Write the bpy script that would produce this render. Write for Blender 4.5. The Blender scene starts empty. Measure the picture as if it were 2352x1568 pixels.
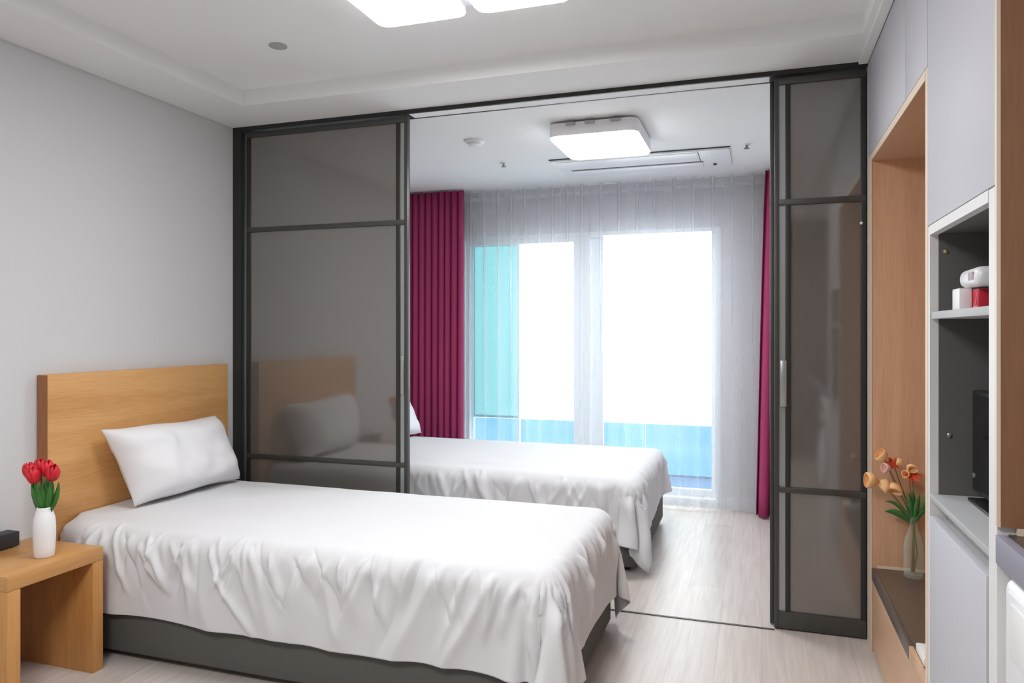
import bpy, bmesh, math, random
import numpy as np
from mathutils import Vector, Matrix, noise
random.seed(7)
S = bpy.context.scene
COL = S.collection

# ------------------------------------------------------------------ camera
cd = bpy.data.cameras.new('camera'); cam = bpy.data.objects.new('camera', cd); COL.objects.link(cam)
cam.location = (2.6256, -3.2097, 1.23)
cam.rotation_euler = (math.radians(90), 0, math.radians(18.487))
cd.sensor_width = 36; cd.lens = 25.843; cd.shift_y = -24 / 2352; cd.clip_start = .02
S.camera = cam
# ------------------------------------------------------------------ daylight
W = bpy.data.worlds.new('daylight'); S.world = W; W.use_nodes = True
bg = W.node_tree.nodes['Background']
bg.inputs[0].default_value = (.93, .97, 1, 1); bg.inputs[1].default_value = 5.0
LAMP_NEAR = 16.5        # emission of the diffusers in the near room
LAMP_FILL = 36.0  # unseen lamp added to brighten the near side of the bed
LAMP_FAR = 27.0
# ------------------------------------------------------------------ exposure
S.view_settings.view_transform = 'Standard'; S.view_settings.look = 'None'
S.view_settings.exposure = 0.08; S.view_settings.gamma = 1; S.view_settings.use_curve_mapping = False
S.cycles.max_bounces = 10; S.cycles.diffuse_bounces = 6; S.cycles.transparent_max_bounces = 24
S.cycles.sample_clamp_indirect = 8

# ------------------------------------------------------------------ materials
def srgb(r, g, b):
    f = lambda c: (c / 255 / 12.92) if c / 255 <= .04045 else ((c / 255 + .055) / 1.055) ** 2.4
    return (f(r), f(g), f(b), 1)

def newmat(name):
    m = bpy.data.materials.new(name); m.use_nodes = True
    nt = m.node_tree
    return m, nt, nt.nodes['Principled BSDF'], nt.nodes['Material Output']

def mat(name, col, rough=.5, metal=0, bump=0, bscale=200, spec=.5, var=0, vscale=3):
    m, nt, p, o = newmat(name)
    p.inputs['Base Color'].default_value = col
    p.inputs['Roughness'].default_value = rough; p.inputs['Metallic'].default_value = metal
    p.inputs['Specular IOR Level'].default_value = spec
    if bump or var:
        tc = nt.nodes.new('ShaderNodeTexCoord')
    if bump:
        n = nt.nodes.new('ShaderNodeTexNoise'); n.inputs['Scale'].default_value = bscale; n.inputs['Detail'].default_value = 3
        b = nt.nodes.new('ShaderNodeBump'); b.inputs['Strength'].default_value = bump; b.inputs['Distance'].default_value = .002
        nt.links.new(tc.outputs['Object'], n.inputs['Vector']); nt.links.new(n.outputs['Fac'], b.inputs['Height'])
        nt.links.new(b.outputs['Normal'], p.inputs['Normal'])
    if var:
        n = nt.nodes.new('ShaderNodeTexNoise'); n.inputs['Scale'].default_value = vscale; n.inputs['Detail'].default_value = 4
        r = nt.nodes.new('ShaderNodeValToRGB')
        r.color_ramp.elements[0].position = .3; r.color_ramp.elements[1].position = .7
        r.color_ramp.elements[0].color = tuple(c * (1 - var) for c in col[:3]) + (1,)
        r.color_ramp.elements[1].color = tuple(min(1, c * (1 + var)) for c in col[:3]) + (1,)
        nt.links.new(tc.outputs['Object'], n.inputs['Vector']); nt.links.new(n.outputs['Fac'], r.inputs['Fac'])
        nt.links.new(r.outputs['Color'], p.inputs['Base Color'])
    return m

def wood(name, a, b, axis=1, rough=.42, fine=60, stretch=16):
    """veneer with the grain running along one axis"""
    m, nt, p, o = newmat(name)
    tc = nt.nodes.new('ShaderNodeTexCoord'); mp = nt.nodes.new('ShaderNodeMapping')
    sc = [1.0, 1.0, 1.0]; sc[axis] = 1 / stretch
    mp.inputs['Scale'].default_value = sc
    nt.links.new(tc.outputs['Object'], mp.inputs['Vector'])
    n1 = nt.nodes.new('ShaderNodeTexNoise'); n1.inputs['Scale'].default_value = 9; n1.inputs['Detail'].default_value = 6; n1.inputs['Distortion'].default_value = .6
    n2 = nt.nodes.new('ShaderNodeTexNoise'); n2.inputs['Scale'].default_value = fine * 3; n2.inputs['Detail'].default_value = 4
    mx = nt.nodes.new('ShaderNodeMath'); mx.operation = 'MULTIPLY_ADD'; mx.inputs[1].default_value = .35
    ml = nt.nodes.new('ShaderNodeMath'); ml.operation = 'MULTIPLY'; ml.inputs[1].default_value = .65
    for n in (n1, n2): nt.links.new(mp.outputs['Vector'], n.inputs['Vector'])
    nt.links.new(n1.outputs['Fac'], ml.inputs[0]); nt.links.new(n2.outputs['Fac'], mx.inputs[0]); nt.links.new(ml.outputs[0], mx.inputs[2])
    r = nt.nodes.new('ShaderNodeValToRGB')
    r.color_ramp.elements[0].position = .36; r.color_ramp.elements[0].color = b
    r.color_ramp.elements[1].position = .62; r.color_ramp.elements[1].color = a
    nt.links.new(mx.outputs[0], r.inputs['Fac']); nt.links.new(r.outputs['Color'], p.inputs['Base Color'])
    p.inputs['Roughness'].default_value = rough
    return m

def cloth(name, col, trans=.25, rough=.9, weave=900):
    m, nt, p, o = newmat(name)
    p.inputs['Base Color'].default_value = col; p.inputs['Roughness'].default_value = rough
    p.inputs['Specular IOR Level'].default_value = .2
    t = nt.nodes.new('ShaderNodeBsdfTranslucent'); t.inputs[0].default_value = col
    mx = nt.nodes.new('ShaderNodeMixShader'); mx.inputs[0].default_value = trans
    nt.links.new(p.outputs[0], mx.inputs[1]); nt.links.new(t.outputs[0], mx.inputs[2]); nt.links.new(mx.outputs[0], o.inputs[0])
    tc = nt.nodes.new('ShaderNodeTexCoord')
    n = nt.nodes.new('ShaderNodeTexNoise'); n.inputs['Scale'].default_value = weave
    b = nt.nodes.new('ShaderNodeBump'); b.inputs['Strength'].default_value = .08; b.inputs['Distance'].default_value = .001
    nt.links.new(tc.outputs['Object'], n.inputs['Vector']); nt.links.new(n.outputs['Fac'], b.inputs['Height']); nt.links.new(b.outputs['Normal'], p.inputs['Normal'])
    return m

def sheer_mat():
    m, nt, p, o = newmat('sheer voile')
    d = nt.nodes.new('ShaderNodeBsdfDiffuse'); d.inputs[0].default_value = (.86, .87, .9, 1)
    t = nt.nodes.new('ShaderNodeBsdfTranslucent'); t.inputs[0].default_value = (.86, .87, .9, 1)
    tr = nt.nodes.new('ShaderNodeBsdfTransparent')
    a = nt.nodes.new('ShaderNodeMixShader'); a.inputs[0].default_value = .45
    nt.links.new(d.outputs[0], a.inputs[1]); nt.links.new(t.outputs[0], a.inputs[2])
    # a weave seen edge-on closes up
    lw = nt.nodes.new('ShaderNodeLayerWeight'); lw.inputs[0].default_value = .5
    mr = nt.nodes.new('ShaderNodeMapRange'); mr.inputs[3].default_value = .26; mr.inputs[4].default_value = .55
    nt.links.new(lw.outputs['Facing'], mr.inputs[0])
    b = nt.nodes.new('ShaderNodeMixShader'); nt.links.new(mr.outputs[0], b.inputs[0])
    nt.links.new(tr.outputs[0], b.inputs[1]); nt.links.new(a.outputs[0], b.inputs[2])
    nt.links.new(b.outputs[0], o.inputs[0])
    return m

def tinted(name, col, gloss=.06, rough=0):
    m, nt, p, o = newmat(name)
    tr = nt.nodes.new('ShaderNodeBsdfTransparent'); tr.inputs[0].default_value = col
    g = nt.nodes.new('ShaderNodeBsdfGlossy'); g.inputs[0].default_value = (1, 1, 1, 1); g.inputs[1].default_value = rough
    a = nt.nodes.new('ShaderNodeMixShader'); a.inputs[0].default_value = gloss
    nt.links.new(tr.outputs[0], a.inputs[1]); nt.links.new(g.outputs[0], a.inputs[2]); nt.links.new(a.outputs[0], o.inputs[0])
    return m

def bronze_mat():
    m, nt, p, o = newmat('bronze satin glass')
    d = nt.nodes.new('ShaderNodeBsdfDiffuse'); d.inputs[0].default_value = (.235, .216, .20, 1)
    t = nt.nodes.new('ShaderNodeBsdfTranslucent'); t.inputs[0].default_value = (.20, .182, .166, 1)
    tr = nt.nodes.new('ShaderNodeBsdfTransparent'); tr.inputs[0].default_value = (.30, .26, .24, 1)
    g = nt.nodes.new('ShaderNodeBsdfGlossy'); g.inputs[0].default_value = (1, .98, .95, 1); g.inputs[1].default_value = .07
    a = nt.nodes.new('ShaderNodeMixShader'); a.inputs[0].default_value = .45
    nt.links.new(d.outputs[0], a.inputs[1]); nt.links.new(t.outputs[0], a.inputs[2])
    c = nt.nodes.new('ShaderNodeMixShader'); c.inputs[0].default_value = .12
    nt.links.new(a.outputs[0], c.inputs[1]); nt.links.new(tr.outputs[0], c.inputs[2])
    b = nt.nodes.new('ShaderNodeMixShader'); b.inputs[0].default_value = .16
    nt.links.new(c.outputs[0], b.inputs[1]); nt.links.new(g.outputs[0], b.inputs[2]); nt.links.new(b.outputs[0], o.inputs[0])
    return m

def clear_glass(name, col=(.96, .99, .97, 1)):
    m, nt, p, o = newmat(name)
    p.inputs['Base Color'].default_value = col; p.inputs['Roughness'].default_value = .01
    p.inputs['Transmission Weight'].default_value = 1; p.inputs['IOR'].default_value = 1.45
    return m

def vase_glass():
    m, nt, p, o = newmat('thin clear glass')
    tr = nt.nodes.new('ShaderNodeBsdfTransparent'); tr.inputs[0].default_value = (.96, .985, .97, 1)
    p.inputs['Base Color'].default_value = (.86, .9, .87, 1); p.inputs['Roughness'].default_value = .04
    lw = nt.nodes.new('ShaderNodeLayerWeight'); lw.inputs[0].default_value = .35
    mr = nt.nodes.new('ShaderNodeMapRange'); mr.inputs[3].default_value = .02; mr.inputs[4].default_value = .42
    nt.links.new(lw.outputs['Facing'], mr.inputs[0])
    a = nt.nodes.new('ShaderNodeMixShader'); nt.links.new(mr.outputs[0], a.inputs[0])
    nt.links.new(tr.outputs[0], a.inputs[1]); nt.links.new(p.outputs[0], a.inputs[2]); nt.links.new(a.outputs[0], o.inputs[0])
    return m

def emit(name, col, strength):
    m, nt, p, o = newmat(name)
    p.inputs['Base Color'].default_value = (.9, .9, .9, 1)
    p.inputs['Emission Color'].default_value = col; p.inputs['Emission Strength'].default_value = strength
    return m

def floor_mat():
    m, nt, p, o = newmat('pale laminate planks')
    tc = nt.nodes.new('ShaderNodeTexCoord'); mp = nt.nodes.new('ShaderNodeMapping')
    mp.inputs['Rotation'].default_value = (0, 0, math.radians(90))
    nt.links.new(tc.outputs['Object'], mp.inputs['Vector'])
    br = nt.nodes.new('ShaderNodeTexBrick'); br.offset = .37
    br.inputs['Scale'].default_value = 1; br.inputs['Brick Width'].default_value = 1.2; br.inputs['Row Height'].default_value = .165
    br.inputs['Mortar Size'].default_value = .0012; br.inputs['Mortar Smooth'].default_value = .6
    br.inputs['Color1'].default_value = srgb(208, 199, 193); br.inputs['Color2'].default_value = srgb(198, 189, 183)
    br.inputs['Mortar'].default_value = srgb(182, 173, 166)
    nt.links.new(mp.outputs['Vector'], br.inputs['Vector'])
    m2 = nt.nodes.new('ShaderNodeMapping'); m2.inputs['Scale'].default_value = (26, 1.3, 1)
    nt.links.new(tc.outputs['Object'], m2.inputs['Vector'])
    n = nt.nodes.new('ShaderNodeTexNoise'); n.inputs['Scale'].default_value = 2.2; n.inputs['Detail'].default_value = 6; n.inputs['Distortion'].default_value = .5
    nt.links.new(m2.outputs['Vector'], n.inputs['Vector'])
    r = nt.nodes.new('ShaderNodeValToRGB')
    r.color_ramp.elements[0].position = .32; r.color_ramp.elements[0].color = (.86, .84, .82, 1)
    r.color_ramp.elements[1].position = .62; r.color_ramp.elements[1].color = (1, 1, 1, 1)
    nt.links.new(n.outputs['Fac'], r.inputs['Fac'])
    mx = nt.nodes.new('ShaderNodeMix'); mx.data_type = 'RGBA'; mx.blend_type = 'MULTIPLY'; mx.inputs[0].default_value = 1
    nt.links.new(br.outputs['Color'], mx.inputs[6]); nt.links.new(r.outputs['Color'], mx.inputs[7])
    nt.links.new(mx.outputs[2], p.inputs['Base Color'])
    p.inputs['Roughness'].default_value = .33; p.inputs['Specular IOR Level'].default_value = .5
    return m

M = {
 'wall': mat('grey wallpaper', srgb(208, 209, 211), .85, bump=.12, bscale=350),
 'wallback': mat('wallpaper darkened against bounce', srgb(122, 116, 110), .85, bump=.1, bscale=350),  # unseen rear wall, toned dark to cut the light it bounces
 'wallfar': mat('pale wallpaper', srgb(205, 205, 208), .85, bump=.1, bscale=350),
 'ceil': mat('ceiling paper', srgb(238, 239, 239), .9, bump=.08, bscale=300),
 'floor': floor_mat(),
 'alu': mat('dark grey aluminium', srgb(74, 73, 70), .42, .35),
 'alud': mat('darker aluminium', srgb(48, 48, 46), .45, .3),
 'aluL': mat('satin light aluminium', srgb(165, 170, 170), .3, .55),
 'bronze': bronze_mat(),
 'oak': wood('golden oak veneer', srgb(214, 164, 106), srgb(192, 139, 81), 1),
 'oakv': wood('oak veneer upright', srgb(206, 152, 92), srgb(184, 127, 68), 2),
 'oakx': wood('oak veneer crosswise', srgb(206, 156, 99), srgb(184, 131, 74), 1),
 'oakside': wood('oak edge upright', srgb(172, 116, 72), srgb(148, 94, 54), 2),
 'beech': wood('pinkish oak veneer', srgb(214, 173, 142), srgb(196, 154, 121), 2),
 'beechh': wood('pinkish oak veneer flat', srgb(212, 175, 144), srgb(194, 155, 123), 1),
 'edge': mat('pale wood edging', srgb(226, 208, 186), .5),
 'linen': cloth('white cotton', srgb(231, 231, 233), .12),
 'pillow': cloth('white pillow cotton', srgb(240, 240, 242), .1),
 'basegrey': mat('charcoal upholstery', srgb(92, 91, 87), .9, bump=.25, bscale=900),
 'mattress': mat('white ticking', srgb(225, 225, 225), .9),
 'cab': mat('light grey laminate', srgb(190, 190, 197), .55),
 'cabedge': mat('pale grey edging', srgb(222, 220, 220), .45),
 'cabin': mat('dark grey lining', srgb(96, 95, 92), .55),
 'cabshelf': mat('grey shelf board', srgb(176, 177, 178), .5),
 'bench': mat('dark brown stone', srgb(98, 83, 72), .35, var=.08, vscale=40),
 'benchedge': mat('dark brown edging', srgb(92, 82, 76), .3),
 'red': cloth('crimson curtain', srgb(178, 68, 114), .2, .75),
 'sheer': sheer_mat(),
 'white': mat('white enamel', srgb(236, 237, 240), .35),
 'pvc': mat('white window pvc', srgb(222, 226, 230), .4),
 'plastic': mat('white plastic', srgb(232, 232, 232), .4),
 'black': mat('black plastic', srgb(26, 27, 28), .35),
 'softblack': mat('matt black plastic', srgb(42, 43, 46), .5),
 'screen': mat('dark screen glass', srgb(14, 15, 17), .08),
 'cer': mat('white ceramic', srgb(238, 238, 240), .45, bump=.5, bscale=60),
 'tulip': mat('red petal', srgb(206, 22, 40), .5, var=.25, vscale=30),
 'leaf': mat('green leaf', srgb(52, 110, 40), .45, var=.3, vscale=30),
 'leaf2': mat('fresh green leaf', srgb(72, 132, 70), .45, var=.3, vscale=30),
 'peach': mat('peach petal', srgb(250, 205, 150), .55, var=.06, vscale=40),
 'pink': mat('pale pink petal', srgb(238, 205, 195), .55),
 'orange': mat('orange red petal', srgb(226, 92, 58), .55, var=.2, vscale=40),
 'stemb': mat('brown green stem', srgb(132, 108, 70), .55),
 'glass': vase_glass(),
 'pane': tinted('window glass', (.97, 1, 1, 1), .04),
 'cyan': tinted('aqua glass', (.25, .42, .43, 1), .04),
 'blue': tinted('blue glass', (.19, .37, .45, 1), .04),
 'redbox': mat('red carton', srgb(190, 30, 55), .4),
 'pinkmark': mat('pink print', srgb(240, 140, 150), .5),
 'film': mat('white wrapper', srgb(232, 230, 232), .3, bump=.4, bscale=40),
 'mauve': mat('mauve print', srgb(168, 150, 158), .5),
 'chrome': mat('grey metal', srgb(150, 150, 148), .3, .8),
 'cover': mat('grey cover', srgb(168, 168, 166), .6),
 'brass': mat('dull brass', srgb(150, 140, 90), .4, .6),
 'ctop': mat('dark brown worktop', srgb(84, 66, 54), .35, var=.2, vscale=90),
 'cfront': mat('lavender grey edging', srgb(150, 148, 162), .35),
 'lampN': emit('lit diffuser near', (.985, .993, 1, 1), LAMP_NEAR),
 'lampFill': emit('added fill diffuser', (.985, .993, 1, 1), LAMP_FILL),
 'lampF': emit('lit diffuser bedroom', (.96, .98, 1, 1), LAMP_FAR),
 'slot': mat('painted gap shade', srgb(60, 60, 62), .7),  # dark tone painted in place of shade in the air conditioner's gaps
 'balc': mat('balcony tile', srgb(72, 104, 145), .5),
 'conc': mat('pale render', srgb(225, 225, 222), .9),
}

# ------------------------------------------------------------------ mesh helpers
def bx(bm, x0, x1, y0, y1, z0, z1, bev=0, seg=2):
    x0, x1 = min(x0, x1), max(x0, x1); y0, y1 = min(y0, y1), max(y0, y1); z0, z1 = min(z0, z1), max(z0, z1)
    r = bmesh.ops.create_cube(bm, size=1)
    vs = r['verts']
    for v in vs:
        v.co = Vector(((x0 + x1) / 2 + v.co.x * (x1 - x0), (y0 + y1) / 2 + v.co.y * (y1 - y0), (z0 + z1) / 2 + v.co.z * (z1 - z0)))
    if bev:
        es = list({e for v in vs for e in v.link_edges})
        bmesh.ops.bevel(bm, geom=es, offset=bev, segments=seg, profile=.5, affect='EDGES')
    return bm

def lathe(bm, prof, c, n=28, axis='z', cap=True):
    rings = []
    for r, h in prof:
        ring = []
        for k in range(n):
            a = 2 * math.pi * k / n; p = (r * math.cos(a), r * math.sin(a), h)
            if axis == 'x': p = (h, p[0], p[1])
            if axis == 'y': p = (p[0], h, p[1])
            ring.append(bm.verts.new((c[0] + p[0], c[1] + p[1], c[2] + p[2])))
        rings.append(ring)
    for a, b in zip(rings, rings[1:]):
        for k in range(n): bm.faces.new((a[k], a[(k + 1) % n], b[(k + 1) % n], b[k]))
    if cap:
        bm.faces.new(rings[0][::-1]); bm.faces.new(rings[-1])
    return bm

def tube(bm, pts, r, n=8):
    pts = [Vector(p) for p in pts]; rings = []
    rr = r if isinstance(r, (list, tuple)) else [r] * len(pts)
    for i, p in enumerate(pts):
        d = (pts[min(i + 1, len(pts) - 1)] - pts[max(i - 1, 0)]).normalized()
        u = d.orthogonal().normalized() if abs(d.x) > .99 else d.cross(Vector((1, 0, 0))).normalized()
        v = d.cross(u)
        rings.append([bm.verts.new(p + (u * math.cos(2 * math.pi * k / n) + v * math.sin(2 * math.pi * k / n)) * rr[i]) for k in range(n)])
    for a, b in zip(rings, rings[1:]):
        for k in range(n): bm.faces.new((a[k], a[(k + 1) % n], b[(k + 1) % n], b[k]))
    bm.faces.new(rings[0][::-1]); bm.faces.new(rings[-1])
    return bm

def NB(): return bmesh.new()

def wloc(o):
    l = Vector((0, 0, 0))
    while o: l += o.location; o = o.parent
    return l

def obj(name, bm, m, parent=None, origin=None, smooth=False):
    """link a bmesh given in world coordinates as ONE object"""
    me = bpy.data.meshes.new(name)
    bmesh.ops.recalc_face_normals(bm, faces=bm.faces[:])
    bm.verts.ensure_lookup_table()
    base = wloc(parent) if parent else Vector(origin) if origin else None
    if base is None:
        lo = Vector((min(v.co.x for v in bm.verts), min(v.co.y for v in bm.verts), min(v.co.z for v in bm.verts)))
        hi = Vector((max(v.co.x for v in bm.verts), max(v.co.y for v in bm.verts), max(v.co.z for v in bm.verts)))
        base = Vector(((lo.x + hi.x) / 2, (lo.y + hi.y) / 2, lo.z))
    bmesh.ops.translate(bm, verts=bm.verts[:], vec=-base)
    bm.to_mesh(me); bm.free()
    me.materials.append(M[m] if isinstance(m, str) else m)
    if smooth:
        me.shade_smooth()
        if smooth != 'all': me.set_sharp_from_angle(angle=math.radians(40))
    o = bpy.data.objects.new(name, me); COL.objects.link(o)
    if parent: o.parent = parent
    else: o.location = base
    return o

def tag(o, label, cat, group=None, kind=None):
    o['label'] = label; o['category'] = cat
    if group: o['group'] = group
    if kind: o['kind'] = kind
    return o

def thing(name, label, cat, loc, group=None, kind=None):
    o = bpy.data.objects.new(name, None); o.empty_display_size = .1; COL.objects.link(o); o.location = loc
    return tag(o, label, cat, group, kind)

def struct(name, bm, m, label=None, cat=None):
    o = obj(name, bm, m, origin=(0, 0, 0)); o['kind'] = 'structure'
    if label: o['label'] = label; o['category'] = cat
    return o

def box(name, m, parent, *a, bev=0, **k):
    return obj(name, bx(NB(), *a, bev=bev), m, parent, smooth=bool(bev), **k)

# ------------------------------------------------------------------ dimensions
H = 2.3; RW = 3.04; RB = 3.62; YB = -4.4; YF = 2.10; PD = .10      # soffit, room width, behind the cabinets, rear, window wall, partition depth

# ------------------------------------------------------------------ setting
struct('floor', bx(NB(), -.1, RB + .1, YB - .1, YF + .2, -.1, 0), 'floor', 'pale whitewashed laminate plank floor through both rooms', 'floor')
b = NB(); bx(b, -.12, 0, YB - .1, YF + .2, 0, 2.5)
struct('wall_left', b, 'wall', 'plain light grey wall behind both headboards', 'wall')
struct('wall_back', bx(NB(), 0, RB, YB - .1, YB, 0, 2.5), 'wallback', 'plain unseen wall at the near end of the room, darkened to bounce less light', 'wall')
b = NB(); bx(b, RB, RB + .1, YB, .0, 0, 2.5); bx(b, RW, RB + .1, 0, YF + .2, 0, 2.5)
struct('wall_right', b, 'wallfar', 'pale wall behind the cabinets and beside the far bedroom', 'wall')
WX0, WX1, WZ0, WZ1 = .42, 2.38, .03, 1.96
b = NB()
bx(b, 0, WX0, YF, YF + .2, 0, 2.5); bx(b, WX1, RW, YF, YF + .2, 0, 2.5); bx(b, WX0, WX1, YF, YF + .2, WZ1, 2.5); bx(b, WX0, WX1, YF, YF + .2, 0, WZ0)
struct('wall_window', b, 'wallfar', 'pale wall around the balcony window behind the sheer curtains', 'wall')
# ceiling: near room soffit with a raised tray, far room flat
TX0, TX1, TY0, TY1, TZ = .30, 2.985, YB + .35, -.30, 2.375
b = NB()
bx(b, 0, TX0, YB, 0, H, 2.5); bx(b, TX1, RB, YB, 0, H, 2.5); bx(b, TX0, TX1, TY1, 0, H, 2.5); bx(b, TX0, TX1, YB, TY0, H, 2.5)
bx(b, TX0, TX1, TY0, TY1, TZ, 2.5); bx(b, 0, RW, 0, YF, H, 2.5)
struct('ceiling', b, 'ceil', 'white ceiling with a shallow raised tray over the near bed', 'ceiling')
b = NB(); bx(b, 3.005, RW, -1.66, -.002, H - .012, H, .003)
struct('trim_1', b, 'ceil', 'thin white moulding between ceiling and upper cabinets', 'trim')
# partition header track and floor rail
t = thing('trim_2', 'dark grey aluminium track above the sliding glass doors', 'trim', (1.52, .05, 2.25), kind='structure')
box('fascia', 'alud', t, .0, RW, .0, .012, 2.281, H)
box('track_cover', 'ceil', t, 1.016, 2.672, .0125, .090, 2.284, H)
box('track_channel', 'alud', t, .0525, 1.0155, .0125, .090, 2.284, H)
box('track_channel', 'alud', t, 2.6725, RW, .0125, .090, 2.284, H)
box('track_lip', 'alu', t, .0, RW, .0905, .1, 2.282, H)
box('jamb', 'alud', t, 0, .052, 0, PD, 0, 2.283)
struct('trim_3', bx(NB(), .05, 2.69, -.002, .010, 0, .003), 'alu', 'thin dark rail let into the floor under the sliding doors', 'trim')

def sliding_door(name, label, x0, x1, y0, y1, stile_side, base_h=.055):
    """framed glass leaf: outer stiles, light pull groove on one side, rails, three panes"""
    d = thing(name, label, 'door', ((x0 + x1) / 2, (y0 + y1) / 2, 0.004), kind='structure')
    z0, z1 = .006, 2.272; ym = (y0 + y1) / 2
    s = 1 if stile_side == 'right' else -1
    e = x1 if s > 0 else x0
    X = lambda a, c: (e - s * a, e - s * c) if s > 0 else (e + a, e + c)
    outer = X(0, .018); groove = X(.018, .043); inner = X(.043, .063)
    box('stile', 'alu', d, outer[0], outer[1], y0, y1, z0, z1, bev=.002)
    box('stile', 'alud', d, inner[0], inner[1], y0 + .002, y1, z0, z1, bev=.002)
    other = (x0, x0 + .02) if s > 0 else (x1 - .02, x1)
    box('stile', 'alud', d, other[0], other[1], y0 + .002, y1, z0, z1, bev=.002)
    if s > 0: box('stile_bead', 'aluL', d, x0 - .012, x0, y0 + .012, y1, z0, z1)
    rails = [(z0, z0 + base_h), (.565, .588), (1.748, 1.772), (2.245, z1)]
    a, c = min(x0, x1), max(x0, x1)
    for i, (p, q) in enumerate(rails):
        r0, r1 = (a + .001, c - .001)
        box('rail', 'alu', d, r0, r1, y0 + .001, y1 - .001, p, q, bev=.002)
    for (p, q) in ((rails[0][1], rails[1][0]), (rails[1][1], rails[2][0]), (rails[2][1], rails[3][0])):
        box('pull_groove', 'aluL', d, groove[0], groove[1], y0 + .010, y1 - .002, p, q)
        g0, g1 = (min(a, c) + .02, min(inner)) if s > 0 else (max(inner), c - .02)
        g = box('glass_panel', 'bronze', d, g0, g1, ym - .004, ym + .004, p, q)
    # recessed pull
    bm = NB(); gx0, gx1 = min(groove), max(groove)
    if s > 0: bx(bm, gx0 + .006, gx1 - .001, y0 - .003, y0 + .012, .923, 1.112, .004)
    else: bx(bm, gx0 + .004, gx1 + .006, y0 - .003, y0 + .012, .918, 1.11, .004)
    obj('pull_handle', bm, 'aluL', d, smooth=True)
    return d
sliding_door('door_1', 'sliding bronze glass door at left beside the bed headboard', .074, 1.013, .012, .042, 'right')
sliding_door('door_2', 'narrow sliding bronze glass door at right beside the cabinets', 2.690, 3.036, .012, .042, 'left', .07)
sliding_door('door_3', 'sliding glass door stacked behind the right door, only its edge showing', 2.674, 3.036, .056, .084, 'left')
bm = NB(); lathe(bm, [(.006, 0), (.006, -.006), (.003, -.01)], (3.017, .012, 1.66), 10, 'y')
bpy.data.objects['door_2']
obj('white_dot', bm, 'plastic', bpy.data.objects['door_2'], smooth=True)  # small white raised disc on the door

# ------------------------------------------------------------------ balcony window
w = thing('window_1', 'white framed sliding balcony window with glass panes behind sheers', 'window', (1.44, YF + .1, 0), kind='structure')
bm = NB()
bx(bm, WX0, WX0 + .04, YF + .01, YF + .19, WZ0, WZ1); bx(bm, WX1 - .035, WX1, YF + .01, YF + .19, WZ0, WZ1)
bx(bm, WX0 + .04, WX1 - .035, YF + .01, YF + .19, WZ1 - .03, WZ1); bx(bm, WX0 + .04, WX1 - .035, YF + .01, YF + .19, WZ0, WZ0 + .02)
obj('frame', bm, 'pvc', w)
def sash(x0, x1, y0, y1, z0, z1, fl, fr, glass, top):
    bm = NB(); f = .07
    bx(bm, x0, x0 + fl, y0, y1, z0, z1); bx(bm, x1 - fr, x1, y0, y1, z0, z1); bx(bm, x0 + fl, x1 - fr, y0, y1, z1 - top, z1); bx(bm, x0 + fl, x1 - fr, y0, y1, z0, z0 + f * .7)
    o = obj('sash', bm, 'pvc', w)
    zs = .548 if glass == 'cyan' else z0 + f * .7
    box('pane', glass, o, x0 + fl, x1 - fr, (y0 + y1) / 2 - .003, (y0 + y1) / 2 + .003, zs, z1 - top)
    if glass == 'cyan': box('pane', 'pane', o, x0 + fl, x1 - fr, (y0 + y1) / 2 - .003, (y0 + y1) / 2 + .003, z0 + f * .7, zs)
    return o
sash(WX0 + .04, 1.44, YF + .03, YF + .07, WZ0 + .02, WZ1 - .03, .03, .115, 'pane', .035)
o = sash(1.42, WX1 - .035, YF + .085, YF + .125, WZ0 + .02, WZ1 - .005, .115, .03, 'pane', .02)
box('handle', 'plastic', o, 1.445, 1.465, YF + .073, YF + .085, .9, 1.05)
sash(WX0 + .04, .865, YF + .14, YF + .175, WZ0 + .02, WZ1 - .03, .02, .02, 'cyan', .03)
# balcony outside
struct('trim_4', bx(NB(), -1.5, 4.5, YF + .2, 3.3, -.12, -.02), 'balc', 'pale balcony floor outside the window', 'balcony')
t = thing('balustrade', 'blue glass balustrade on the balcony outside the window', 'balustrade', (1.5, 3.22, -.02))
for k in range(4):
    x = -1.0 + k * 1.35
    box('glass_panel', 'blue', t, x, x + 1.347, 3.215, 3.225, -.02, .425)
box('top_rail', 'pvc', t, -1.0, 4.38, 3.2, 3.24, .425, .45)

# ------------------------------------------------------------------ curtains
def sheet(bm, top, bot, z0, z1, nz=14, sag=0):
    rows = []
    for j in range(nz + 1):
        t = j / nz; s = t ** .8
        rows.append([bm.verts.new((a[0] * (1 - s) + b[0] * s, a[1] * (1 - s) + b[1] * s, z1 + (z0 - z1) * t + (sag * math.sin(i * .37) * t))) for i, (a, b) in enumerate(zip(top, bot))])
    for r, q in zip(rows, rows[1:]):
        for i in range(len(r) - 1): bm.faces.new((r[i], r[i + 1], q[i + 1], q[i]))
    return bm

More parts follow.
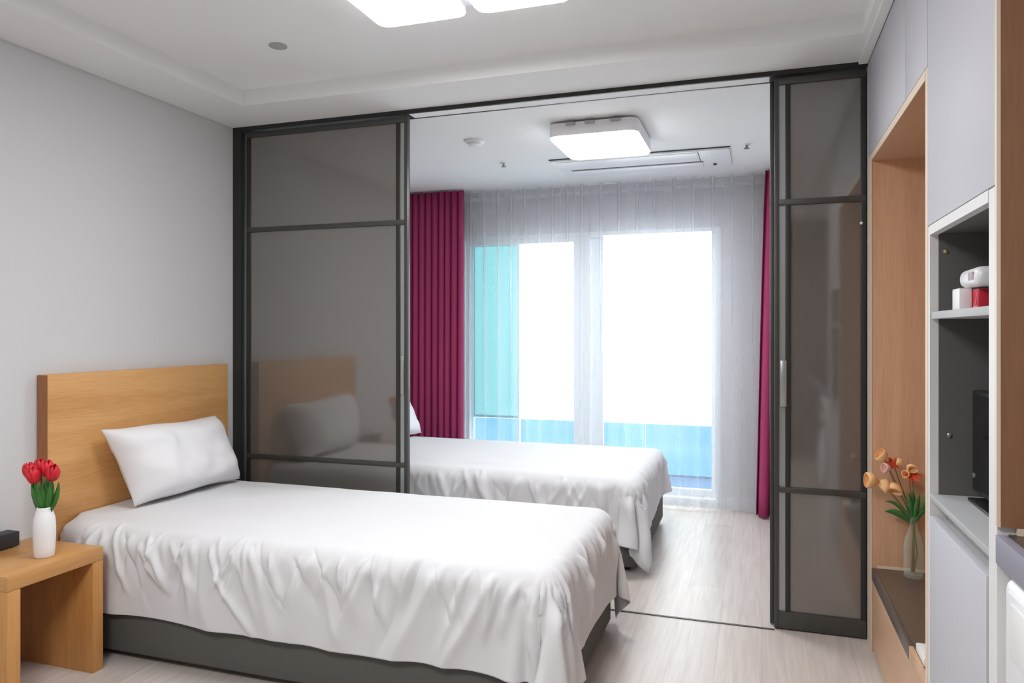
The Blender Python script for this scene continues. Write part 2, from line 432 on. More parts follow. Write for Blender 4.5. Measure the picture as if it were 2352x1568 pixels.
def drape(name, label, xt0, xt1, xb0, xb1, y, folds, amp, seed, m, z0=.012):
    rnd = random.Random(seed); n = folds * 14
    ph = [rnd.uniform(-.5, .5) for _ in range(folds + 2)]; am = [rnd.uniform(.6, 1.15) for _ in range(folds + 2)]
    top, bot = [], []
    for i in range(n + 1):
        u = i / n; k = u * folds; j = int(k)
        a = am[j] * (1 - k + j) + am[j + 1] * (k - j); p = ph[j] * (1 - k + j) + ph[j + 1] * (k - j)
        f = math.sin(2 * math.pi * k + p)
        f = math.copysign(abs(f) ** .8, f)
        g = math.cos(2 * math.pi * k + p) * .012
        top.append((xt0 + (xt1 - xt0) * u + g * .6, y + f * amp * .6 * a)); bot.append((xb0 + (xb1 - xb0) * u + g, y + f * amp * a))
    bm = sheet(NB(), top, bot, z0, H - .012, 16, .002)
    t = thing(name, label, 'curtain', ((xb0 + xb1) / 2, y, 0), 'crimson curtains at the window')
    o = obj('panel', bm, m, t, smooth='all')
    md = o.modifiers.new('thickness', 'SOLIDIFY'); md.thickness = .003
    return t
drape('curtain', 'crimson pleated curtain drawn aside at the left of the window', .03, .515, .03, .51, 1.935, 9, .04, 3, 'red')
drape('curtain', 'narrow crimson curtain hanging at the right end of the window', 2.668, 3.02, 2.605, 3.0, 1.90, 5, .05, 5, 'red')

def sheer(name, label, x0, x1, y, sp, seed):
    rnd = random.Random(seed); k = round((x1 - x0) / sp); sp = (x1 - x0) / k
    top, bot = [], []
    nseg = 8; hw = .0125
    for i in range(k):
        c = x0 + (i + .5 + rnd.uniform(-.07, .07)) * sp; xa = x0 + i * sp; xb = xa + sp
        for q in range(nseg + 1):                       # plain stretch up to the pleat
            u = q / nseg; top.append((xa + (c + hw - xa) * u, y))
        top += [(c, y - .004), (c - hw, y - .006), (c, y - .009)]          # flat tuck: three layers over 25 mm
        for q in range(nseg + 1):
            u = q / nseg; top.append((c + hw + (xb - c - hw) * u, y - .010 + .010 * u))
    n = len(top); ph = rnd.uniform(0, 6)
    for i in range(n):
        u = i / (n - 1); s = u * k
        w1 = math.sin(2 * math.pi * s + ph + .8 * math.sin(s * 1.7 + ph)); w2 = math.sin(2 * math.pi * s * .37 + 2 * ph)
        bot.append((x0 + (x1 - x0) * u + .010 * math.cos(2 * math.pi * s + ph), y + .016 * w1 + .010 * w2))
    bm = sheet(NB(), top, bot, .012, H - .008, 20, .002)
    t = thing(name, label, 'curtain', ((x0 + x1) / 2, y, 0), 'sheer curtains over the window')
    obj('panel', bm, 'sheer', t, smooth='all')
    bm = NB()                                    # the stitched heading tape along the top
    bx(bm, x0, x1, y + .008, y + .010, H - .085, H - .06)
    obj('heading_tape', bm, 'sheer', t)
    bm = NB(); bt = [(p[0], p[1] - .002) for p in bot]
    sheet(bm, bt, bt, .012, .10, 1, .003)
    obj('hem', bm, 'sheer', t, smooth='all')
    return t
sheer('sheer_curtain', 'white sheer curtain over the left half of the window', .50, 1.47, 2.0, .108, 11)
sheer('sheer_curtain', 'white sheer curtain over the right half of the window', 1.485, 2.66, 2.0, .131, 23)

# ------------------------------------------------------------------ ceiling fittings
def rounded_plate(bm, x0, x1, y0, y1, z0, z1, r, bev=.006):
    pts = []
    for cx, cy, a0 in ((x1 - r, y1 - r, 0), (x0 + r, y1 - r, 90), (x0 + r, y0 + r, 180), (x1 - r, y0 + r, 270)):
        for k in range(7):
            a = math.radians(a0 + 15 * k); pts.append((cx + r * math.cos(a), cy + r * math.sin(a)))
    lo = [bm.verts.new((x, y, z0)) for x, y in pts]; hi = [bm.verts.new((x, y, z1)) for x, y in pts]
    n = len(pts); bm.faces.new(lo[::-1]); bm.faces.new(hi)
    for i in range(n): bm.faces.new((lo[i], lo[(i + 1) % n], hi[(i + 1) % n], hi[i]))
    if bev:
        es = [e for e in bm.edges if abs(e.verts[0].co.z - z0) < 1e-6 and abs(e.verts[1].co.z - z0) < 1e-6]
        bmesh.ops.bevel(bm, geom=es, offset=bev, segments=3, profile=.5, affect='EDGES')
    return bm
for yc, lab in ((-1.085, 'lit twin panel ceiling light in the tray over the near bed'), (-3.15, 'unseen twin panel ceiling light added as fill at the kitchen end')):
    t = thing('ceiling_light', lab, 'ceiling light', (1.67, yc, TZ - .03), 'ceiling lights')
    obj('mount', bx(NB(), 1.34, 2.0, yc - .26, yc + .26, TZ - .010, TZ, .002), 'white', t)
    for x0, x1 in ((1.315, 1.655), (1.70, 2.03)):
        o = obj('housing', rounded_plate(NB(), x0 - .003, x1 + .003, yc - .298, yc + .298, TZ - .026, TZ - .010, .043, 0), 'white', t, smooth=True)
        obj('diffuser', rounded_plate(NB(), x0, x1, yc - .295, yc + .295, TZ - .030, TZ - .0262, .04, 0), 'lampN' if yc > -2 else 'lampFill', o, smooth=True)
t = thing('ceiling_light', 'lit square box ceiling light in the far bedroom', 'ceiling light', (1.835, .67, 2.22), 'ceiling lights')
obj('housing', rounded_plate(NB(), 1.605, 2.063, .417, .938, 2.223, H - .012, .05, 0), 'white', t, smooth=True)
obj('diffuser', rounded_plate(NB(), 1.609, 2.059, .421, .934, 2.216, 2.2228, .047, .003), 'lampF', t, smooth=True)
obj('mount', bx(NB(), 1.66, 2.01, .5, .86, H - .012, H), 'chrome', t)
for x in (1.70, 1.80, 1.93):
    obj('clip', bx(NB(), x, x + .05, .405, .4165, H - .028, H - .013, .002), 'aluL', t)
t = thing('smoke_detector', 'round white smoke detector on the far bedroom ceiling', 'smoke detector', (1.115, .643, H - .03))
obj('base', lathe(NB(), [(.058, 0), (.058, -.008), (.05, -.014)], (1.115, .643, H)), 'plastic', t, smooth=True)
obj('cover', lathe(NB(), [(.04, -.014), (.038, -.024), (.02, -.03), (.001, -.03)], (1.115, .643, H)), 'plastic', t, smooth=True)
for x, y, z, r, lab in ((1.092, 1.211, H, .022, 'small round sprinkler head on the bedroom ceiling, left of the air conditioner'),
                        (2.565, 1.209, H, .022, 'small sprinkler head on the bedroom ceiling, right of the air conditioner'),
                        (.80, -.71, TZ, .036, 'grey round sprinkler cover on the tray ceiling over the near bed')):
    t = thing('sprinkler', lab, 'sprinkler', (x, y, z - .03), 'sprinklers in the ceilings')
    obj('rosette', lathe(NB(), [(r, 0), (r, -.004), (r * .7, -.008)], (x, y, z), 20), 'plastic' if r < .03 else 'cover', t, smooth=True)
    if r < .03: obj('deflector', lathe(NB(), [(r * .3, -.008), (r * .3, -.02), (r * .7, -.022), (r * .7, -.026), (.002, -.026)], (x, y, z), 16), 'chrome', t, smooth=True)
t = thing('air_conditioner', 'white one way ceiling cassette air conditioner in the bedroom', 'air conditioner', (1.93, 1.45, H - .02))
obj('panel', rounded_plate(NB(), 1.39, 2.47, 1.225, 1.70, H - .016, H - .001, .02, .005), 'white', t, smooth=True)
obj('intake_grille', rounded_plate(NB(), 1.42, 2.28, 1.25, 1.45, H - .020, H - .016, .008, .002), 'white', t, smooth=True)
obj('louver', bx(NB(), 1.47, 2.3, 1.50, 1.60, H - .026, H - .016, .004), 'white', t, smooth=True)
obj('outlet_gap_shade', bx(NB(), 1.46, 2.31, 1.493, 1.50, H - .0175, H - .016), 'slot', t)
obj('panel_seam', bx(NB(), 2.288, 2.292, 1.228, 1.48, H - .0175, H - .016), 'slot', t)
obj('edge_gap_shade', bx(NB(), 1.385, 2.475, 1.219, 1.2245, H - .006, H), 'slot', t)
obj('receiver', lathe(NB(), [(.012, 0), (.012, -.005), (.008, -.008)], (2.37, 1.59, H - .016), 12), 'softblack', t, smooth=True)

# ------------------------------------------------------------------ beds
def make_bed(y0, y1, top, label, hb0, hb1):
    d = thing('bed', label, 'bed', (1.04, (y0 + y1) / 2, 0), 'single beds with oak headboards')
    bm = NB(); bx(bm, .004, .052, hb0, hb1, 0, 1.062, .002)
    obj('headboard', bm, 'oak', d, smooth=True)
    obj('headboard_edge', bx(NB(), .003, .0535, hb0 - .0022, hb0 + .0005, .001, 1.0605), 'oakside', d)
    bm = NB(); bx(bm, .056, 2.045, y0 + .005, y1 - .005, .025, .235, .012, 3)
    obj('base', bm, 'basegrey', d, smooth=True)
    bm = NB(); bx(bm, .1, 2.0, y0 + .06, y1 - .06, .0, .025)
    obj('plinth', bm, 'black', d)
    bm = NB(); bx(bm, .056, 2.045, y0, y1, .236, top - .012, .055, 5)
    mt = obj('mattress', bm, 'mattress', d, smooth=True)
    return d, mt
bed1, mat1 = make_bed(-1.065, -.165, .495, 'bed with oak headboard and charcoal base nearest the nightstand', -1.11, -.10)
bed2, mat2 = make_bed(.52, 1.61, .475, 'bed in the far room beyond the glass doors, by the window', .50, 1.64)

def make_duvet(mt, y0, y1, top, label, dn, df, dfoot, seed):
    """a thin cover dropped over the mattress and settled as cloth"""
    rnd = random.Random(seed)
    X0, X1, Y0, Y1 = .058, 2.045 + dfoot, y0 - dn, y1 + df
    step = .0165; nx = round((X1 - X0) / step); ny = round((Y1 - Y0) / step)
    bm = NB(); g = []
    off = Vector((seed * 3.1, seed * 1.7, 0))
    for j in range(ny + 1):
        row = []
        for i in range(nx + 1):
            x = X0 + (X1 - X0) * i / nx; y = Y0 + (Y1 - Y0) * j / ny
            z = top + .004 + .004 * noise.noise(Vector((x * 6, y * 6, 0)) + off)
            e = .014 * noise.noise(Vector((x * 2.2, y * 2.2, 5)) + off)
            if j in (0, ny): y += e
            x += max(0, (x - 2.0) / dfoot) * (.03 - .09 * j / ny) * (1 if seed == 9 else .2)
            row.append(bm.verts.new((x, y, z)))
        g.append(row)
    for j in range(ny):
        for i in range(nx): bm.faces.new((g[j][i], g[j][i + 1], g[j + 1][i + 1], g[j + 1][i]))
    uv = bm.loops.layers.uv.new('flat')
    for f in bm.faces:
        for l in f.loops: l[uv].uv = (l.vert.co.x, l.vert.co.y)
    o = obj('duvet_cover', bm, 'linen', origin=(1.1, (y0 + y1) / 2, 0), smooth='all')
    tag(o, label, 'bedding', 'white duvet covers on the beds')
    pin = o.vertex_groups.new(name='pin')
    for v in o.data.vertices:
        x = v.co.x + 1.1; y = v.co.y + (y0 + y1) / 2
        # the middle of the top lies flat and still
        k = min(1, max(0, min(y - (y0 + .12), (y1 - .10) - y, 1.93 - x) / .12))
        if x < .09 and y0 + .09 < y < y1 - .09: k = 1
        if k > 0: pin.add([v.index], min(1, k), 'REPLACE')
    c = o.modifiers.new('cloth', 'CLOTH'); s = c.settings
    s.quality = 7; s.mass = .25; s.tension_stiffness = 22; s.compression_stiffness = 22; s.shear_stiffness = 6; s.bending_stiffness = 3.0
    s.air_damping = 1.6; s.tension_damping = 8; s.compression_damping = 8; s.shear_damping = 8; s.bending_damping = .5
    s.vertex_group_mass = 'pin'; s.pin_stiffness = 1.0
    cs = c.collision_settings; cs.distance_min = .004; cs.collision_quality = 4; cs.use_self_collision = False; cs.friction = 8
    c.point_cache.frame_start = 1; c.point_cache.frame_end = 80
    return o
def collider(o):
    m = o.modifiers.new('collide', 'COLLISION'); o.collision.thickness_outer = .006; o.collision.cloth_friction = 12
    return m
cols = []
for name in ('mattress', 'mattress.001', 'base', 'base.001', 'headboard', 'headboard.001', 'floor'):
    cols.append((bpy.data.objects[name], collider(bpy.data.objects[name])))
duv1 = make_duvet(mat1, -1.065, -.165, .495, 'white duvet cover hanging in folds over the bed beside the nightstand', .30, .28, .32, 4)
duv2 = make_duvet(mat2, .52, 1.61, .475, 'white duvet cover draped over the bed in the far room by the window', .30, .13, .30, 9)
S.frame_start = 1; S.frame_end = 80
for f in range(1, 56): S.frame_set(f)
for o in (duv1, duv2):
    o.modifiers.new('smooth', 'SUBSURF').levels = 2 if o is duv1 else 1
dg = bpy.context.evaluated_depsgraph_get()
def crease(o, me, y0, y1, seed, amp):
    """finer creases: ridges that run down from the mattress edge, where the cover is bunched"""
    rnd = random.Random(seed); n = len(me.vertices)
    li = np.empty(len(me.loops), np.int32); me.loops.foreach_get('vertex_index', li)
    uv = np.empty(len(me.loops) * 2, np.float32); me.uv_layers['flat'].data.foreach_get('uv', uv)
    flat = np.zeros((n, 2)); flat[li] = uv.reshape(-1, 2)
    co = np.empty(n * 3, np.float32); me.vertices.foreach_get('co', co); co = co.reshape(-1, 3)
    nr = np.array([v.normal[:] for v in me.vertices])
    def ridges(a, b, step, lean, wmin=.0075, wmax=.014):
        out = []; p = a
        while p < b:
            p += rnd.uniform(.5, 1.5) * step
            out.append((p, rnd.gauss(lean, .38), rnd.uniform(wmin, wmax), rnd.choice((1, 1, .7, .45, -.6)) * rnd.uniform(.5, 1.15), rnd.uniform(-.03, .05), rnd.uniform(.07, .29), rnd.uniform(-1.2, 1.2), rnd.uniform(0, 6)))
        return out
    x, y = flat[:, 0], flat[:, 1]
    dn, df, dr = y0 - y, x - 2.045, y - y1
    # round the near foot corner the folds fan out
    ccx, ccy = 1.99, y0 + .06
    ang = np.arctan2(-(y - ccy), x - ccx); rad = np.hypot(x - ccx, y - ccy)
    h = np.zeros(n)
    def add(rs, t, d, k=1.0):
        for c, lean, w, a, s0, ln, cv, ph in rs:
            q = c + lean * d + cv * d * d + .003 * np.sin(d * 22 + ph)
            ww = w * (.75 + 1.5 * np.clip(d, 0, None) / .3)
            z = (t - q) / ww
            env = np.clip((d - s0 + .03) / .05, 0, 1) * np.clip((s0 + ln + .04 - d) / (.45 * ln + .03), 0, 1)
            env = env * env * (3 - 2 * env)
            g = np.exp(-np.abs(z) ** 1.5 * .9)
            h[:] += k * a * g * env * np.minimum(1, ww / .012)
    add(ridges(.15, 1.98, .033, .05), x, dn)
    add([(c, rnd.uniform(-.5, .5), rnd.uniform(.018, .03), rnd.uniform(.5, .9), .02, .36, rnd.uniform(-.6, .6), 0) for c in (.42, .7, .95, 1.2, 1.42, 1.66, 1.85)], x, dn, 1.2)
    add(ridges(y0 + .02, y1 + .02, .045, 0), y, df, 1.1)
    fan = [(a0, rnd.uniform(-.2, .2), rnd.uniform(.05, .085), rnd.uniform(.8, 1.3), .09, .40, 0, rnd.uniform(0, 6)) for a0 in (.12, .42, .72, .98, 1.26, 1.5)]
    for c, lean, w, a, s0, ln, cv, ph in fan:
        z = (ang - c - lean * rad + .04 * np.sin(rad * 14 + ph)) / w
        h += a * np.exp(-np.abs(z) ** 1.6) * np.clip((rad - .05) / .12, 0, 1) * 1.3 * (np.abs(ang - .8) < 1.3)
    off = Vector((seed, 3, 0))
    nz = np.array([noise.noise(Vector((p[0] * 7, p[1] * 7, 0)) + off) for p in flat])
    hem = np.array([noise.noise(Vector((p * 3.1, 0, 2)) + off) for p in x])
    h = amp * h + .0016 * nz * np.where(np.maximum(np.maximum(dn, df), dr) < 0, 1, 1.6) + np.where(dn > .12, .010 * (dn - .12) / .18 * hem, 0)
    co = co + nr * h[:, None]
    me.vertices.foreach_set('co', co.astype(np.float32).ravel())
for o, y0, y1, sd, am in ((duv1, -1.065, -.165, 5, .022), (duv2, .52, 1.61, 8, .016)):
    me = bpy.data.meshes.new_from_object(o.evaluated_get(dg), preserve_all_data_layers=True, depsgraph=dg)
    o.modifiers.clear(); o.vertex_groups.clear(); o.data = me
    crease(o, me, y0, y1, sd, am)
    me.shade_smooth(); me.update()
for o, m in cols: o.modifiers.remove(m)
S.frame_set(1)
for o in (duv1, duv2):
    md = o.modifiers.new('thickness', 'SOLIDIFY'); md.thickness = .005; md.offset = 1

def make_pillow(bl, br, tr, tl, thick, label, seed, bow=.03):
    bl, br, tr, tl = map(Vector, (bl, br, tr, tl)); n = 34; m = 26
    nrm = (br - bl).cross(tl - bl).normalized()
    off = Vector((seed * 2.3, 0, 0))
    bm = NB(); F, Bk = [], []
    for j in range(m + 1):
        rf, rb = [], []
        for i in range(n + 1):
            u, v = i / n, j / m
            # edges bow inwards so that the corners stick out
            cu = math.sin(math.pi * u); cv = math.sin(math.pi * v)
            uu = u + (.5 - u) * 2 * bow * cv ** .8; vv = v + (.5 - v) * 2 * bow * .8 * (cu ** .8 + .5 * math.sin(3.1 * u * math.pi + seed) * cu)
            p = (bl * (1 - uu) + br * uu) * (1 - vv) + (tl * (1 - uu) + tr * uu) * vv
            h = (max(0, 1 - (2 * u - 1) ** 4) * max(0, 1 - (2 * v - 1) ** 4)) ** .6
            wr = .013 * noise.noise(Vector((u * 5, v * 4, 1)) + off) +   .004 * noise.noise(Vector((u * 13, v * 9, 3)) + off)
            hh = h * (thick * .5 + wr * 1.5)
            # a stiff seam round the edge
            rf.append(bm.verts.new(p + nrm * (hh + .002))); rb.append(bm.verts.new(p - nrm * (hh * .62 + .002)))
        F.append(rf); Bk.append(rb)
    for A in (F, Bk):
        for j in range(m):
            for i in range(n): bm.faces.new((A[j][i], A[j][i + 1], A[j + 1][i + 1], A[j + 1][i]))
    for i in range(n):
        bm.faces.new((F[0][i], F[0][i + 1], Bk[0][i + 1], Bk[0][i])); bm.faces.new((F[m][i], F[m][i + 1], Bk[m][i + 1], Bk[m][i]))
    for j in range(m):
        bm.faces.new((F[j][0], F[j + 1][0], Bk[j + 1][0], Bk[j][0])); bm.faces.new((F[j][n], F[j + 1][n], Bk[j + 1][n], Bk[j][n]))
    o = obj('pillow', bm, 'pillow', smooth='all')
    return tag(o, label, 'pillow', 'white pillows on the beds')
make_pillow((.205, -.845, .512), (.235, -.235, .512), (.10, -.25, .815), (.115, -.925,     .832), .245, 'white pillow leaning on the oak headboard of the bed by the nightstand', 1)
make_pillow((.25, 1.02, .492), (.31, 1.645, .492), (.15, 1.66, .81), (.14, .99, .79), .16, 'white pillow at the head of the far bed, half hidden by the glass door', 2)

# ------------------------------------------------------------------ nightstand and what stands on it
NZ = .445
t = thing('nightstand', 'open oak waterfall nightstand beside the near bed', 'nightstand', (.18, -1.32, 0))
box('top', 'oakx', t, .004, .36, -1.50, -1.138, NZ - .048, NZ, bev=.002)
box('side_panel', 'oakv', t, .004, .36, -1.50, -1.455, 0, NZ - .0485, bev=.002)
box('side_panel', 'oakv', t, .004, .36, -1.183, -1.138, 0, NZ - .0485, bev=.002)
t = thing('router_box', 'flat black plastic box on the nightstand against the wall', 'box', (.035, -1.33, NZ))
obj('case', bx(NB(), .006, .066, -1.45, -1.231, NZ + .003, NZ + .055, .003), 'softblack', t, smooth=True)
for x in (.012, .05):
    for y in (-1.43, -1.25): obj('foot', lathe(NB(), [(.004, 0), (.004, .004)], (x, y, NZ), 8), 'black', t)
vx, vy = .268, -1.297
t = thing('ceramic_vase', 'white textured ceramic vase on the nightstand', 'vase', (vx, vy, NZ))
kr, kz = .79, .81
obj('body', lathe(NB(), [(r * kr, h * kz) for r, h in [(.001, .004), (.036, .0), (.0395, .006), (.042, .04), (.0445, .09), (.0445, .13), (.042, .165), (.034, .192), (.029, .205), (.0295, .213), (.026, .213), (.025, .205), (.029, .19), (.036, .165), (.038, .12), (.034, .02), (.001, .012)]], (vx, vy, NZ), 40, cap=False), 'cer', t, smooth='all')
def leafblade(bm, base, tip, width, bend, side, n=8, fold=.25):
    """a channelled leaf from base to tip"""
    base, tip, bend, side = Vector(base), Vector(tip), Vector(bend), Vector(side).normalized()
    rows = []
    d0 = (tip - base).normalized(); up = d0.cross(side).normalized()
    for k in range(n + 1):
        s = k / n; p = base * (1 - s) + tip * s + bend * (4 * s * (1 - s))
        w = width * (math.sin(math.pi * min(1, (s * .86 + .14))) ** .75) * (1 - .0 * s)
        if k == n: w = .0006
        rows.append([bm.verts.new(p - side * w + up * w * fold), bm.verts.new(p), bm.verts.new(p + side * w + up * w * fold)])
    fs = []
    for a, b2 in zip(rows, rows[1:]):
        fs.append(bm.faces.new((a[0], a[1], b2[1], b2[0]))); fs.append(bm.faces.new((a[1], a[2], b2[2], b2[1])))
    return bm
def thick(o, t=.0012):
    md = o.modifiers.new('thickness', 'SOLIDIFY'); md.thickness = t; return o
def tulip_head(parent, c, r, h, tilt):
    bm = NB(); rot = Matrix.Rotation(tilt[0], 3, 'X') @ Matrix.Rotation(tilt[1], 3, 'Y'); c = Vector(c)
    for layer, rr in ((0, 1.0), (1, .86)):
        for k in range(3):
            a0 = 2 * math.pi * k / 3 + layer * math.pi / 3
            rows = []
            for j in range(8):
                s = j / 7; ra = r * rr * (math.sin(math.pi * (.16 + .66 * s)) ** .8) * (1 if s < .8 else 1 - (s - .8) * .8)
                half = 1.15 * (1 - s ** 2.5 * .75)
                rows.append([bm.verts.new(c + rot @ Vector((ra * math.cos(a0 + half * q), ra * math.sin(a0 + half * q), h * (s - .1 * abs(q) ** 2 * s)))) for q in (-1, -.5, 0, .5, 1)])
            for A, B in zip(rows, rows[1:]):
                for q in range(4): bm.faces.new((A[q], A[q + 1], B[q + 1], B[q]))
    return thick(obj('bloom', bm, 'tulip', parent, smooth='all'), .0015)
R0 = Vector((vx, vy, NZ + .165))
cr = Vector((.948, .317, 0)); cf = Vector((-.317, .948, 0))       # across and along the view, for spreading the bunch
tul = [(-.044, -.004, .118, (.0, -.25)), (-.020, -.022, .106, (.1, -.12)), (.004, .012, .122, (0, 0)), (.031, -.008, .112, (.05, .22)), (-.026, .022, .126, (0, -.1))]
for i, (a, c, h, tl) in enumerate(tul):
    hd = R0 + cr * a + cf * c + Vector((0, 0, h - .01))
    lab = ['red tulip at the left of the bunch in the white vase', 'red tulip at the front of the bunch in the white vase', 'red tulip in the middle of the bunch in the white vase',
           'red tulip at the right of the bunch in the white vase', 'red tulip at the back of the bunch in the white vase'][i]
    t = thing('tulip', lab, 'flower', (R0.x + cr.x * a * .2, R0.y + cr.y * a * .2, NZ + .03), 'red tulips in the white vase')
    b0 = Vector((R0.x, R0.y, NZ + .03)) + cr * a * .15 + cf * c * .15
    m0 = R0 + cr * a * .28 + cf * c * .28
    obj('stem', tube(NB(), [b0, m0, m0 * .4 + hd * .6 + Vector((0, 0, -.005)), hd + Vector((0, 0, .004))], .0032), 'leaf', t, smooth=True)
    tulip_head(t, hd, .0225, .056, tl)
    tips = [[(-.040, -.01, .085), (-.046, .006, .10)], [(-.014, -.024, .10), (.004, -.022, .095)], [(.010, -.015, .11), (.020, .012, .10)], [(.056, -.01, .098), (.028, -.016, .085)], [(-.026, .02, .10), (0, .022, .105)]][i]
    for k, tip in enumerate(tips):
        tipv = R0 + cr * tip[0] + cf * tip[1] + Vector((0, 0, tip[2]))
        thick(obj('leaf', leafblade(NB(), R0 + cr * tip[0] * .22 + cf * tip[1] * .3 + Vector((0, 0, -.02)), tipv, .0125, cr * tip[0] * .12, cr + cf * (.3 if k else -.3)), 'leaf', t, smooth='all'))

# ------------------------------------------------------------------ cabinets on the right
CX = RW
# wood-lined alcove
t = thing('alcove_lining', 'wood veneer alcove lining beside the narrow glass door', 'alcove', (3.3, -.55, 0))
box('side_panel', 'beech', t, CX + .001, RB - .002, -.092, -.004, 0, 1.911)
box('front_edge', 'edge', t, CX - .001, CX + .0012, -.094, -.003, 0, 1.911)
box('top_panel', 'beechh', t, CX + .0015, RB - .002, -1.048, -.093, 1.884, 1.911)
box('front_edge', 'edge', t, CX - .001, CX + .0012, -1.048, -.094, 1.884, 1.910)
box('back_panel', 'beech', t, RB - .02, RB - .003, -1.048, -.093, .32, 1.874)
box('base_strip', 'edge', t, CX + .02, RB - .03, -.096, -.0925, .321, .331)
# upper cupboard above it
t = thing('upper_cupboard', 'light grey upper cupboard above the wood alcove', 'cupboard', (3.3, -.55, 1.914))
box('carcass', 'cab', t, CX + .02, RB - .002, -1.05, -.004, 1.914, H - .001)
box('door', 'cab', t, CX, CX + .0195, -.772, -.006, 1.914, H - .014, bev=.001)
box('door', 'cab', t, CX, CX + .0195, -1.073, -.776, 1.914, H - .014, bev=.001)
# tall unit with open shelves
t = thing('tall_cabinet', 'tall light grey cabinet with open shelves and doors', 'cabinet', (3.3, -1.36, 0))
box('side_panel', 'cabedge', t, CX + .001, RB - .002, -1.098, -1.078, 0, 1.497)
box('side_panel', 'cabedge', t, CX + .001, RB - .002, -1.652, -1.602, 0, 1.497)
box('wood_side', 'beech', t, CX + .002, RB - .002, -1.0775, -1.05, 0, 1.911)
box('front_edge', 'edge', t, CX, CX + .0022, -1.0772, -1.0495, 0, 1.911)
box('door', 'cab', t, CX, CX + .0195, -1.650, -1.0785, 1.5, H - .014, bev=.001)
box('carcass', 'cab', t, CX + .02, RB - .002, -1.652, -1.079, 1.4985, H - .001)
box('top_board', 'cabin', t, CX + .02, RB - .02, -1.600, -1.099, 1.476, 1.4975)
box('top_edge', 'cabedge', t, CX, CX + .0195, -1.600, -1.099, 1.474, 1.4975)
box('lining', 'cabin', t, CX + .02, RB - .03, -1.105, -1.0985, .818, 1.4755)
box('lining', 'cabin', t, CX + .02, RB - .03, -1.6015, -1.596, .818, 1.4755)
box('back_panel', 'cabin', t, RB - .03, RB - .01, -1.600, -1.099, .05, 1.4755)
box('shelf', 'cabshelf', t, CX + .004, RB - .031, -1.596, -1.105, 1.2605, 1.2785, bev=.001)
box('shelf', 'cabshelf', t, CX + .001, RB - .031, -1.602, -1.099, .802, .8175, bev=.001)
box('grip_recess', 'cabshelf', t, CX + .04, CX + .05, -1.600, -1.1, .70, .801)
box('grip_cap', 'cabshelf', t, CX + .0205, CX + .0395, -1.588, -1.106, .742, .755)
box('door', 'cab', t, CX, CX + .02, -1.588, -1.103, .03, .762, bev=.0015)
box('plinth', 'cabshelf', t, CX + .05, RB - .03, -1.6, -1.1, 0, .03)
for z, m, px in ((1.43, 'brass', 3.075), (.968, 'chrome', 3.083)):
    obj('shelf_pin', lathe(NB(), [(.006, 0), (.006, -.004), (.003, -.006)], (px, -1.105, z), 10, 'y'), m, t, smooth=True)
# bench under the alcove
t = thing('low_bench', 'low wood fronted bench with dark brown top in the alcove', 'bench', (3.3, -.57, 0))
box('top', 'bench', t, CX + .013, RB - .022, -1.046, -.093, .285, .32)
box('edge_band', 'benchedge', t, CX, CX + .0125, -.83, -.0945, .277, .3215, bev=.002)
box('edge_band', 'beechh', t, CX, CX + .0125, -1.046, -.8305, .277, .3215, bev=.002)
box('front_panel', 'beechh', t, CX + .004, CX + .02, -1.046, -.0945, .012, .2765)
box('carcass', 'beechh', t, CX + .03, RB - .03, -1.04, -.1, 0, .284)
# kitchen strip at the right edge
t = thing('kitchen_counter', 'counter with lavender grey front edge above the washing machine', 'counter', (3.33, -2.6, .8))
box('front_edge', 'cfront', t, CX - .002, CX + .018, -3.9, -1.654, .806, .858, bev=.001)
box('worktop', 'ctop', t, CX + .0185, RB - .002, -3.9, -1.654, .826, .860)
box('rear_upstand', 'edge', t, CX + .03, RB - .03, -1.664, -1.6545, .8605, .874)
t = thing('kitchen_side_panel', 'wood panel with shade painted in, rising above the counter at the right edge', 'panel', (3.3, -1.66, .875))
box('panel', wood('veneer with painted shade', srgb(150, 108, 78), srgb(130, 90, 64), 2), t, CX + .004, RB - .003, -1.664, -1.6535, .8745, H - .001)  # the brown is darkened to paint in the shade on this panel
box('front_edge', 'edge', t, CX - .003, CX + .0035, -1.6645, -1.6535, .8745, H - .013)
t = thing('washing_machine', 'white front loading washing machine under the counter', 'washing machine', (3.36, -2.02, 0))
wx = CX + .003
obj('body', bx(NB(), wx, RB - .04, -2.29, -1.678, .012, .795, .022, 4), 'white', t, smooth=True)
obj('drum_door', lathe(NB(), [(.001, -.032), (.10, -.034), (.15, -.028), (.185, -.014), (.20, .001)], (wx, -1.985, .40), 40, 'x', cap=False), 'white', t, smooth='all')
obj('door_rim', lathe(NB(), [(.20, .001), (.235, -.012), (.245, -.006), (.25, .001)], (wx, -1.985, .40), 40, 'x', cap=False), 'chrome', t, smooth='all')
obj('control_panel', bx(NB(), wx - .003, wx + .01, -2.27, -1.71, .60, .775, .0025), 'white', t, smooth=True)
obj('detergent_drawer', bx(NB(), wx - .006, wx, -1.93, -1.735, .665, .762, .0025), 'plastic', t, smooth=True)
obj('panel_seam', bx(NB(), wx - .008, wx + .002, -2.27, -1.705, .565, .585, .004), 'chrome', t, smooth=True)
obj('dial', lathe(NB(), [(.03, 0), (.028, -.02), (.001, -.02)], (wx - .012, -2.05, .725), 20, 'x', cap=False), 'chrome', t, smooth=True)
for x in (wx + .05, RB - .09):
    for y in (-2.25, -1.72): obj('foot', lathe(NB(), [(.02, 0), (.02, .013)], (x, y, 0), 12), 'black', t)

